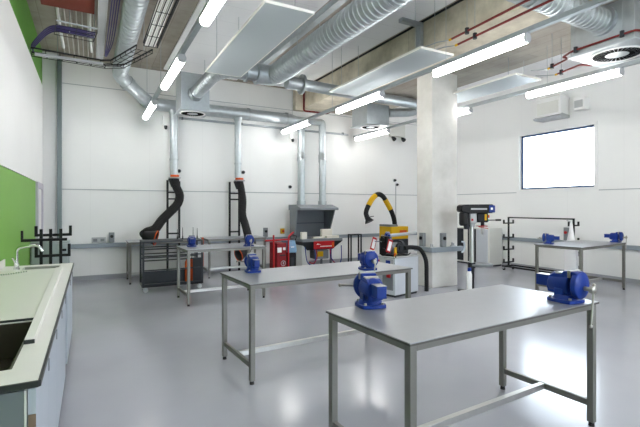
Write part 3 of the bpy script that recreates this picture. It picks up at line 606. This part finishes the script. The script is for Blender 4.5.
# rack at the left: three posts in a row with two wide tiers of arms
t = thing('stock_rack', 'black hooked stock rack on wheels behind the far end of the worktop', 'rack', (-.52, 7.55, 0))
for x in (-.12, .0, .13): B((x - .02, -.02, .1), (x + .02, .02, 1.25)).build('post', 'black', t, .003)
MB().box((-.36, -.2, 1.08), (.22, -.16, 1.12)).box((-.36, -.2, 1.12), (-.32, -.16, 1.24)).box((-.22, .16, 1.13), (.27, .2, 1.17)).box((-.22, .16, 1.17), (-.18, .2, 1.29)).box((.23, .16, 1.17), (.27, .2, 1.29)).box((-.02, -.2, 1.09), (.02, .2, 1.12)).build('upper_arms', 'black', t, .003)
MB().box((-.2, -.03, .83), (.26, .01, .87)).box((-.2, -.03, .87), (-.16, .01, 1.0)).box((.22, -.03, .87), (.26, .01, 1.02)).build('lower_arm', 'black', t, .003); B((-.2, -.03, .45), (.26, .01, .49)).build('lower_arm', 'black', t, .003)
MB().box((-.3, -.25, .08), (.27, -.2, .12)).box((-.3, .2, .08), (.27, .25, .12)).box((-.15, -.2, .08), (-.1, .2, .12)).box((.1, -.2, .08), (.15, .2, .12)).build('base_frame', 'black', t)
for x in (-.25, .24):
    for y in (-.22, .22): MB().cyl((x - .015, y, .04), (x + .015, y, .04), .04, seg=18).build('caster_wheel', 'rubber', t)
t = thing('metal_locker', 'grey-green metal cabinet standing behind the left stock rack', 'cabinet', (-.55, 8.55, 0)); B((-.31, -.2, .05), (.24, .2, 1.0)).build('carcass', 'galvd', t, .006)
d = B((-.29, -.22, .08), (.22, -.2, .97)).build('door', 'galvd', t, .004); B((.10, -.235, .84), (.2, -.22, .88)).build('handle', 'black', d); B((-.30, -.19, 0), (.23, .19, .05)).build('plinth', 'dark', t)

# ------------------------------------------------------------------ tool trolley, left
t = thing('tool_trolley', 'dark slate tool trolley on casters before the left black hose', 'trolley', (.84, 8.36, 0))
w = .035; TL, TD, TT = 1.10, .5, .95
for x in (0, TL - w):
    for y in (0, TD - w): B((x, y, .10), (x + w, y + w, TT - .03)).build('upright', 'trolley', t, .003)
MB().box((0, 0, TT - .03), (TL, TD, TT)).build('top_shelf', 'trolley', t, .003)
for z in (.66, .58, .79): MB().box((w, 0, z), (TL - w, .02, z + .022)).box((w, TD - .02, z), (TL - w, TD, z + .022)).build('tool_rail', 'trolley', t)
for z in (.40,): MB().box((w, 0, z), (TL - w, .02, z + .022)).build('tool_rail', 'trolley', t)
MB().box((0, 0, .10), (TL, TD, .13)).box((w, .24, .13), (TL - w, .26, .36)).box((w, .0, .10), (TL - w, .012, .16)).build('bottom_tray', 'trolley', t, .003)
B((TL - w - .16, .012, .13), (TL - w, .03, .60)).build('side_panel', 'dark', t)
for x in (.06, TL - .06):
    for y in (.05, TD - .05):
        c = MB().cyl((x, y - .014, .045), (x, y + .014, .045), .045, seg=18).build('caster_wheel', 'lgrey', t); MB().box((x - .02, y - .025, .045), (x + .02, y - .016, .1)).box((x - .02, y + .016, .045), (x + .02, y + .025, .1)).box((x - .02, y - .025, .092), (x + .02, y + .025, .1)).build('caster_fork', 'galvd', c)
B((TL, .1, .42), (TL + .03, .14, .98)).build('red_edge_post', 'orange', t)
for k, lab in enumerate(('orange canister on the trolley bottom tray, left of its twin', 'orange canister on the trolley bottom tray, right of its twin')):
    c = thing('gas_canister', lab, 'canister', (1.66 + k * .085, 8.50, .13), 0, 'orange canisters'); MB().tube([(0, 0, 0), (0, 0, .02), (0, 0, .38), (0, 0, .44)], [.035, .04, .04, .018], 18).build('body', 'orange', c); MB().cyl((0, 0, .44), (0, 0, .48), .012, seg=10).build('valve', 'jaw', c)
for k, (x, h) in enumerate(((1.50, .14), (1.60, .17), (1.80, .17), (1.88, .15))):
    c = thing('file_tool', ['black file at the left of the four standing on the trolley', 'second black file from the left standing on the trolley', 'third black file from the left standing on the trolley', 'black file at the right of the four standing on the trolley'][k], 'hand tool', (x, 8.62, .95), 0, 'files standing on the trolley'); MB().cyl((0, 0, 0), (0, 0, .06), .014, .012, 10).build('grip', 'red' if k == 2 else 'dark', c); MB().cyl((0, 0, .06), (0, 0, .06 + h), .007, .004, 8).build('blade', 'black', c)

# ------------------------------------------------------------------ hanging extraction arms and their ladders
def arm(label, collar, pts, mouth, r, y):
    t = thing('extraction_arm', label, 'extraction arm', collar, 0, 'black flexible extraction hoses'); c0 = Vector(collar); Q = [Vector(p) - c0 for p in pts]
    MB().cyl((0, 0, 0), (0, 0, .05), .1, seg=22).build('orange_collar', 'orange', t); MB().tube([(0, 0, 0), (0, 0, -.03)], [.14, .13], 24).build('mount_plate', 'lgrey', t)
    MB().tube(smooth([(0, 0, -.03)] + Q, 8), r, 18, ridge=.006, pitch=.03).build('hose', 'rubber', t)
    e = Q[-1]; d = (Vector(mouth) - Vector(pts[-1])); n = d.normalized()
    h = MB().tube([e, e + d * .4, e + d], [r, r * 1.15, r * 1.7], 22, caps=False).tube([e + d, e + d * .45, e + d * .44], [r * 1.6, r * 1.0, .01], 22, caps=False).build('hood', 'black', t)
    MB().tube([e + d * .97, e + d * 1.05], [r * 1.72, r * 1.72], 22, caps=False).tube([e + d * .97, e + d * 1.05], [r * 1.6, r * 1.6], 22, caps=False).build('orange_rim', 'orange', h)
    MB().bar((-.12, 0, -.03), (-.05, 0, -.22), .05, .05).build('swivel_bracket', 'black', t)
def apts(lst, y): return [at(u, v, y=y) for u, v in lst]
arm('black hose with orange-rimmed hood bending left over the tool trolley', (1.70, 10.1, 2.26), [at(176, 186, y=10.05), at(179.7, 195, y=10.0), at(177.5, 204, y=9.9), at(170, 212, y=9.75), at(162, 220, y=9.6), at(155, 229, y=9.45), at(147.5, 232, y=9.38), at(143.5, 235, y=9.3)], at(156, 238, y=9.22), .09, 9.9)
arm('black hose hanging straight down behind the small far left bench', (3.22, 10.1, 2.24), [at(241, 188, y=10.05), at(242.8, 200, y=9.95), at(242.3, 214, y=9.75), at(245, 224, y=9.55), at(248, 236, y=9.32), at(248.5, 246, y=9.22), at(246, 252, y=9.18)], at(238.5, 255, y=9.12), .086, 9.9)
def ladder(label, x0, x1, z1):
    t = thing('support_frame', label, 'frame', ((x0 + x1) / 2, 10.28, 0), 0, 'black ladder frames'); a = (x1 - x0) / 2
    for s_ in (-a, a): MB().box((s_ - .022, -.022, 0), (s_ + .022, .022, z1 if s_ < 0 else z1 - .02)).build('post', 'black', t, .003)
    for z in (z1 - .30, z1 - .45, .95): B((-a + .022, -.018, z), (a - .022, .018, z + .035)).build('rung', 'black', t)
ladder('black ladder frame behind the bent left hose', 1.57, 1.83, 2.2); ladder('black ladder frame behind the straight hanging hose', 3.03, 3.27, 2.2)

# ------------------------------------------------------------------ red welder and its neighbour
t = thing('welding_machine', 'red welding machine in a red tube frame left of the hearth', 'welder', (3.62, 8.9, 0))
B((.09, 0, .14), (.33, .45, .76)).build('cabinet', 'dred', t, .012); MB().box((.10, -.012, .55), (.20, 0, .66)).box((.24, -.01, .6), (.3, 0, .66)).build('white_label', 'white', t)
MB().tube([(.245 + .055 * math.cos(a), -.008, .30 + .055 * math.sin(a)) for a in [2 * PI * k / 20 for k in range(21)]], .008, 6).box((.235, -.012, .275), (.26, -.002, .325)).build('round_emblem', 'lgrey', t)
MB().box((.16, -.008, .47), (.3, 0, .50)).build('control_strip', 'dark', t)
MB().tube([(.0, -.03, .05), (.0, -.03, .95)], .02, 12).tube([(.36, -.03, .05), (.36, -.03, .80)], .02, 12).tube([(-.2, -.03, .83), (.40, -.03, .84)], .02, 12).tube(rounded([(.36, -.03, .78), (.37, -.03, .92), (.5, .0, 1.0)], .05, 4), .02, 12).tube([(.0, -.03, .1), (.36, -.03, .1)], .018, 12).build('tube_frame', 'red', t)
MB().box((-.02, -.05, .06), (.4, .47, .10)).build('base_plate', 'dark', t)
for x in (.03, .35):
    for y in (0, .4): MB().cyl((x - .015, y, .035), (x + .015, y, .035), .035, seg=16).build('wheel', 'rubber', t)
t = thing('welding_machine', 'black and light blue welding machine right of the red one', 'welder', (4.04, 9.0, 0))
B((0, 0, .06), (.2, .4, .52)).build('lower_body', 'black', t, .01); MB().prism([(-.03, .52), (.42, .52), (.42, .78), (.06, .80), (-.03, .60)], 0, .2, 0).build('control_panel', 'sky', t, .008)
MB().box((.06, -.012, .59), (.14, .02, .66)).build('white_mark', 'white', t); MB().box((.06, -.012, .2), (.14, 0, .4)).build('front_grille', 'dark', t)
for x in (.02, .18):
    for y in (.05, .35): MB().cyl((x - .012, y, .03), (x + .012, y, .03), .03, seg=14).build('wheel', 'rubber', t)
MB().tube(rounded([(.2, .05, .8), (.22, .02, .9), (.2, .3, .92), (.19, .36, .8)], .04, 4), .014, 8).build('handle', 'black', t)

# ------------------------------------------------------------------ brazing hearth
t = thing('brazing_hearth', 'grey brazing hearth with hood and red front panel by the back wall', 'hearth', (4.55, 9.35, 0))
W = 1.08
B((0.06, .72, .80), (W - .04, .75, 1.52)).build('back_panel', 'hearth', t)
MB().box((.06, .70, 1.15), (W - .04, .72, 1.165)).build('panel_seam', 'dark', t)
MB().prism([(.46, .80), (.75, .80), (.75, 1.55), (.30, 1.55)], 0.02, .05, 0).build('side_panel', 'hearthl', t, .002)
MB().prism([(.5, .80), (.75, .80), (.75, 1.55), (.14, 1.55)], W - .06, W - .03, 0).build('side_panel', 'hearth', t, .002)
MB().prism([(.08, 1.50), (.08, 1.56), (.40, 1.64), (.78, 1.64), (.78, 1.50)], 0., W + .02, 0).build('hood_canopy', 'hearthl', t, .004)
MB().prism([(-.05, .72), (-.05, .79), (.78, .79), (.78, .72)], -.0, W + .06, 0).build('tray_rim', 'hearthl', t, .004)
tr = MB(); a = [(.0, -.05), (W + .06, -.05), (W + .06, .78), (0, .78)]; b_ = [(.2, .1), (W - .16, .1), (W - .16, .7), (.2, .7)]
tr._add([(x, y, .72) for x, y in a] + [(x, y, .50) for x, y in b_], [(0, 1, 2, 3), (7, 6, 5, 4)] + [(i, (i + 1) % 4, (i + 1) % 4 + 4, i + 4) for i in range(4)]).build('tray_hopper', 'dark', t)
p = B((.30, -.075, .54), (.88, -.055, .73)).build('red_panel', 'red', t, .003)
lt = MB()
x = .48
for wd in (.03, .022, .03, .026, .03, .024, .03, .022, .028): lt.box((x, -.079, .59), (x + wd, -.075, .612)); x += wd + .01
lt.prism([(.37, .645), (.40, .675), (.44, .665), (.49, .65), (.43, .652)], -.079, -.075, 1); lt.build('white_lettering', 'white', p)
B((.81, -.08, .58), (.87, -.075, .69)).build('orange_square', 'orange', p)
g = B((.38, .0, .28), (.76, .3, .50)).build('gas_control_box', 'grey', t, .006); B((.44, -.006, .34), (.60, 0, .47)).build('yellow_label', 'yellow', g)
MB().box((.06, .1, .04), (.24, .6, .62)).build('side_pedestal', 'dcream', t, .004)
for x in (.08, W - .2):
    for y in (.12, .62): B((x, y, 0), (x + .04, y + .04, .6)).build('leg', 'hearth', t)
MB().tube(smooth([(.34, -.02, .60), (.35, -.06, .3), (.27, -.08, .15), (.12, -.06, .25), (.08, -.03, .6)], 6), .012, 8).build('blue_hose', 'blue', t); MB().tube(smooth([(.82, -.02, .55), (.80, -.06, .3), (.98, -.08, .12), (1.10, -.05, .25), (1.12, -.02, .6)], 6), .012, 8).build('blue_hose', 'blue', t)
MB().tube(smooth([(.38, -.02, .55), (.40, -.05, .35), (.30, -.08, .2), (.18, -.06, .22)], 6), .012, 8).build('red_hose', 'red', t); MB().tube(smooth([(.78, -.02, .55), (.80, -.05, .3), (.88, -.08, .18)], 6), .012, 8).build('red_hose', 'red', t)
for lab, x0, x1, y, zz in (('cream firebrick standing at the left of the hearth tray', .01, .15, .0, .17), ('tall cream firebrick block at the right of the hearth tray', .69, .99, .22, .22), ('low cream firebrick lying at the right rim of the hearth', .72, 1.08, .02, .06), ('flat cream tile lying in the middle of the hearth tray', .36, .66, .06, .035)):
    c = MB().box((0, 0, 0), (x1 - x0, .11 if zz < .1 else .1, zz)).build('firebrick', 'brick', bevel=.006, loc=(4.55 + x0, 9.35 + y, .7905)); tag(c, lab, 'firebrick', 'firebricks on the hearth')

# ------------------------------------------------------------------ dark stand and yellow fume extractor
t = thing('steel_stand', 'slim dark steel stand between the hearth and fume extractor', 'stand', (5.72, 8.95, 0))
for x in (0, .30):
    for y in (0, .12): B((x, y, 0), (x + .03, y + .03, .87)).build('leg', 'dark', t, .002)
MB().box((0, 0, .87), (.33, .15, .90)).build('top_plate', 'dark', t, .003); B((.03, .0, .14), (.30, .03, .17)).build('stretcher', 'dark', t)
t = thing('fume_extractor', 'yellow and grey mobile fume extractor with banded arm near the column', 'extractor', (6.55, 8.4, 0))
B((0, 0, .78), (.54, .5, 1.09)).build('upper_cabinet', 'yellow', t, .012); B((0, 0, .08), (.54, .5, .78)).build('lower_cabinet', 'dark', t, .01); B((-.01, .02, 1.09), (.22, .48, 1.14)).build('black_lid', 'grey', t, .006); MB().box((.26, -.012, .87), (.48, 0, 1.0)).build('warning_label', 'orange', t)
for x in (.08, .46):
    for y in (.08, .42): MB().cyl((x - .02, y, .04), (x + .02, y, .04), .04, seg=16).build('wheel', 'rubber', t)
o0 = Vector((6.55, 8.4, 0)); pp = smooth([Vector(p) - o0 for p in apts([(395, 227), (394, 219), (391, 210.5), (387, 203), (383, 196.5), (378, 194.3), (373, 198), (368.5, 205.5), (366, 212.5), (367, 217)], 8.62)], 6)
MB().tube(pp, .058, 16, ridge=.004, pitch=.03).build('flexible_arm', 'rubber', t)
MB().tube(pp[13:22], .066, 18).build('yellow_band', 'yellow', t); MB().tube(pp[33:43], .066, 18).build('yellow_band', 'yellow', t)
e = pp[-1]; hd = MB().tube([e, e + Vector((.01, -.03, -.05)), e + Vector((.03, -.06, -.12))], [.06, .07, .12], 20).build('hood', 'black', t); MB().bar(e + Vector((-.1, -.04, -.02)), e + Vector((.16, -.06, .02)), .015).build('hood_handle', 'black', hd)

# ------------------------------------------------------------------ grinder on its cabinet
t = thing('grinder_cabinet', 'pale grey machine cabinet left of the concrete column', 'cabinet', (4.66, 5.87, 0), math.radians(12))
B((0, .0, .04), (.66, .5, .68)).build('carcass', 'cab', t, .004); B((-.02, -.02, .68), (.68, .52, .70)).build('top_plate', 'lgrey', t, .003); B((.02, .02, 0), (.64, .48, .04)).build('plinth', 'dark', t)
B((-.012, .03, .50), (0, .47, .67)).build('control_fascia', 'lgrey', t, .003); B((-.012, .04, .12), (0, .28, .46)).build('recess_panel', 'grey', t); B((-.20, .05, .44), (-.001, .40, .46)).build('folding_shelf', 'lgrey', t)
MB().cyl((-.012, .36, .62), (-.03, .36, .62), .018, seg=12).build('red_button', 'red', t); B((-.016, .10, .57), (-.012, .2, .64)).build('blue_label', 'blue', t)
c = B((-.05, .09, .34), (-.012, .16, .44)).build('red_switch_box', 'red', t, .004); B((-.04, .26, .40), (-.012, .36, .43)).build('orange_tag', 'orange', t)
t = thing('bench_grinder', 'dark belt grinder with tagged guards on the grey machine cabinet', 'grinder', (4.66, 5.87, .70), math.radians(12))
MB().box((.08, .12, 0), (.5, .38, .03)).build('base_plate', 'dark', t, .003); MB().tube([(.06, .25, .15), (.08, .25, .15), (.34, .25, .15), (.36, .25, .15)], [.06, .085, .085, .06], 24).box((.15, .18, .02), (.27, .32, .12)).build('motor', 'grey', t)
MB().tube([(.36, .24, .14), (.38, .24, .14), (.44, .24, .14), (.46, .24, .14)], [.09, .13, .13, .1], 28).build('disc_guard', 'dark', t); MB().cyl((.30, .12, .14), (.30, .16, .14), .1, seg=26).cyl((.30, .10, .14), (.30, .12, .14), .045, seg=18).build('wheel', 'dark', t)
MB().box((.0, .18, .06), (.08, .34, .36)).build('belt_housing', 'black', t, .01); MB().cyl((-.03, .26, .08), (.0, .26, .08), .07, seg=20).build('belt_pulley', 'black', t); MB().cyl((-.03, .26, .30), (0, .26, .30), .04, seg=16).build('belt_pulley', 'black', t)
MB().bar((.02, .30, .26), (-.15, .364, .27), .016).build('tag_arm', 'grey', t); MB().bar((.1, .2, .2), (-.12, .03, .25), .016).build('tag_arm', 'grey', t)
for x, y, dz, rz in ((-.20, .36, .12, .35), (-.17, .02, .10, .35)):
    m = MB(Matrix.Translation((x, y, dz)) @ Matrix.Rotation(rz, 4, 'Y')); m.box((-.06, -.006, 0), (.06, 0, .23)); tg = m.build('warning_tag', 'red', t, .003, label='red and white warning tag')
    m = MB(Matrix.Translation((x, y - .007, dz)) @ Matrix.Rotation(rz, 4, 'Y')); m.box((-.038, -.003, .03), (.038, 0, .195)).build('white_field', 'white', tg)
B((.11, .10, .0), (.17, .115, .16)).build('yellow_label', 'yellow', t); MB().box((.09, .09, .02), (.13, .1, .06)).build('orange_knob', 'orange', t)
MB().tube(smooth([(.0, -.01, .0), (.1, .04, .035), (.35, .02, .02), (.5, .06, .04)], 6), .012, 8).build('power_cable', 'black', t)
t = thing('suction_pipe', 'white horizontal dust pipe above the belt grinder', 'pipe', (4.66, 5.87, .70), math.radians(12)); MB().tube([(.2, .3, .36), (.75, .32, .37), (1.02, .34, .38)], .03, 16).build('pipe_run', 'lgrey', t); MB().tube([(.24, .3, .36), (.24, .3, .2)], .02, 12).build('support', 'grey', t)
v = dup(v1, 'small blue vise on the grinder before the yellow extractor', (4.66 + .12, 5.87 + .36, .98), math.radians(60)); v.scale = (.55, .6, .7)
MB_ = tag(MB().tube(smooth([(5.02, 6.05, .84), (5.20, 6.05, .84), (5.36, 6.02, .80), (5.46, 5.98, .60), (5.46, 5.96, .3), (5.46, 5.96, .03)], 7), .038, 16, ridge=.004, pitch=.03).build('dust_hose', 'rubber'), 'black dust hose arching from the grinder to the floor', 'hose')

# ------------------------------------------------------------------ pillar drill
bx, by = 6.12, 5.50
t = thing('pillar_drill', 'black-headed pillar drill right of the concrete column', 'drill press', (bx, by, 0), math.radians(-24)); t.scale = (.93, 1, 1)
B((-.2, -.18, 0), (.28, .18, .05)).build('base', 'dark', t, .01); MB().cyl((0, 0, .05), (0, 0, 1.36), .045, seg=24).build('pillar', 'steel', t); MB().cyl((0, 0, .05), (0, 0, .47), .0475, seg=24).build('lower_sleeve', 'black', t)
MB().cyl((0, 0, .47), (0, 0, .57), .07, seg=20).build('table_clamp', 'dark', t); MB().cyl((.19, 0, .51), (.19, 0, .545), .22, seg=32).box((.02, -.04, .48), (.2, .04, .52)).build('work_table', 'grey', t, .003)
hd = MB().prism([(-.24, 1.49), (-.26, 1.52), (-.25, 1.60), (-.20, 1.625), (.36, 1.63), (.41, 1.60), (.41, 1.50), (.36, 1.47), (-.1, 1.46)], -.12, .12, 1).build('belt_cover', 'black', t, .015)
MB().box((-.07, -.125, 1.53), (.25, -.12, 1.56)).build('grey_badge', 'lgrey', hd); MB().box((.29, -.13, 1.48), (.41, .13, 1.61)).build('blue_nose', 'blue', hd, .01); B((.32, -.136, 1.53), (.36, -.13, 1.57)).build('white_mark', 'white', hd)
MB().tube([(-.16, -.02, 1.24), (-.16, -.02, 1.27), (-.16, -.02, 1.46), (-.16, -.02, 1.48)], [.07, .095, .095, .08], 24).build('motor', 'black', t); MB().tube([(-.13, -.06, 1.18), (-.13, -.06, 1.26)], [.05, .06], 20).build('motor_cap', 'dark', t)
MB().box((-.07, -.09, 1.28), (.07, .09, 1.48)).build('head_casting', 'lgrey', t, .02); MB().cyl((0, 0, 1.22), (0, 0, 1.3), .06, seg=24).build('head_collar', 'lgrey', t); MB().box((-.05, -.096, 1.33), (-.01, -.09, 1.37)).build('red_label', 'red', t)
MB().box((.08, -.085, 1.30), (.30, .085, 1.47)).build('spindle_head', 'black', t, .02); MB().box((.22, -.093, 1.34), (.26, -.085, 1.45)).build('yellow_label', 'yellow', t)
MB().cyl((.22, 0, 1.22), (.22, 0, 1.30), .035, seg=18).build('quill', 'black', t); MB().tube([(.22, 0, 1.08), (.22, 0, 1.10), (.22, 0, 1.18), (.22, 0, 1.22)], [.015, .03, .034, .03], 18).build('chuck', 'steel', t)
MB().box((.12, -.05, 1.225), (.30, .05, 1.24)).bar((.12, -.04, 1.22), (.30, -.07, 1.19), .012).build('chuck_guard', 'red', t)
MB().cyl((.30, -.04, 1.41), (.33, -.06, 1.41), .028, seg=14).build('red_stop_button', 'orange', t); MB().cyl((.30, -.04, 1.34), (.325, -.05, 1.34), .02, seg=14).build('green_start_button', 'green2', t)
MB().cyl((.30, -.02, 1.34), (.48, -.10, 1.345), .009, seg=10).cyl((.44, -.082, 1.344), (.53, -.122, 1.346), .017, seg=12).build('feed_lever', 'black', t)
t = thing('spray_bottle', 'white bottle with blue top standing beside the drill base', 'bottle', (bx - .17, by + .04, .05)); t.location = (5.93, 5.38, 0); MB().tube([(0, 0, 0), (0, 0, .01), (0, 0, .38), (0, 0, .44)], [.04, .045, .045, .03], 18).build('body', 'white', t); MB().cyl((0, 0, .44), (0, 0, .5), .032, seg=16).build('cap', 'blue', t)
t = thing('metal_locker', 'white metal cabinet with dark panels behind the pillar drill', 'cabinet', (9.25, 7.72, 0)); B((0, 0, .04), (.5, 1.2, 1.02)).build('carcass', 'dcream', t, .006); B((.02, .02, 0), (.48, 1.18, .04)).build('plinth', 'dark', t)
for a, b_, m in ((.88, 1.17, 'dark'), (.44, .72, 'dark')): MB().box((-.012, a, .08), (0, b_, .98)).build('dark_panel', m, t)
MB().box((-.014, .05, .08), (0, .42, .98)).build('white_door', 'cab', t, .003)

# ------------------------------------------------------------------ sheeting by the wall rack
t = thing('plastic_sheeting', 'white plastic sheeting hanging from the right end of the wall rack', 'sheeting', (8.92, 5.36, 0), math.radians(58))
n = 14; top_ = []; sh = MB()
def ring(z, w, d): return [(w * math.cos(2 * PI * k / n) * (1 + .06 * (k % 2)), d * math.sin(2 * PI * k / n) * (1 + .12 * (k % 2)), z) for k in range(n)]
rg = [ring(z, w, d) for z, w, d in ((1.27, .02, .02), (1.1, .06, .03), (.9, .12, .05), (.76, .19, .08), (.6, .2, .09), (.4, .195, .09), (.2, .2, .09), (.02, .2, .1))]
sh._add([q for r_ in rg for q in r_], [(i * n + k, i * n + (k + 1) % n, (i + 1) * n + (k + 1) % n, (i + 1) * n + k) for i in range(len(rg) - 1) for k in range(n)] + [tuple(range(n)), tuple((len(rg) - 1) * n + k for k in range(n - 1, -1, -1))]).build('sheet', 'sheet', t)
MB().tube([(0, .0, 1.26), (-.06, .12, 1.30)], .008, 6).build('tie_cord', 'lgrey', t)

# ------------------------------------------------------------------ daylight and picture settings
w = bpy.data.worlds.new('world'); SC.world = w; w.use_nodes = True; nt = w.node_tree; bg = nt.nodes['Background']
sky = nt.nodes.new('ShaderNodeTexSky'); sky.sky_type = 'HOSEK_WILKIE'; sky.turbidity = 6; sky.ground_albedo = .5; sky.sun_direction = (-.5, -.6, .6)
mx = nt.nodes.new('ShaderNodeMix'); mx.data_type = 'RGBA'; mx.inputs[0].default_value = .8; mx.inputs[7].default_value = (.93, .97, 1, 1)
nt.links.new(sky.outputs[0], mx.inputs[6]); nt.links.new(mx.outputs[2], bg.inputs['Color']); bg.inputs['Strength'].default_value = 6.0
SC.view_settings.view_transform = 'Standard'; SC.view_settings.look = 'None'; SC.view_settings.gamma = 1.0; SC.view_settings.use_curve_mapping = False
SC.view_settings.exposure = 1.45
try:
    SC.cycles.max_bounces = 10; SC.cycles.diffuse_bounces = 6; SC.cycles.glossy_bounces = 4; SC.cycles.use_denoising = True; SC.cycles.sample_clamp_indirect = 6
except Exception: pass
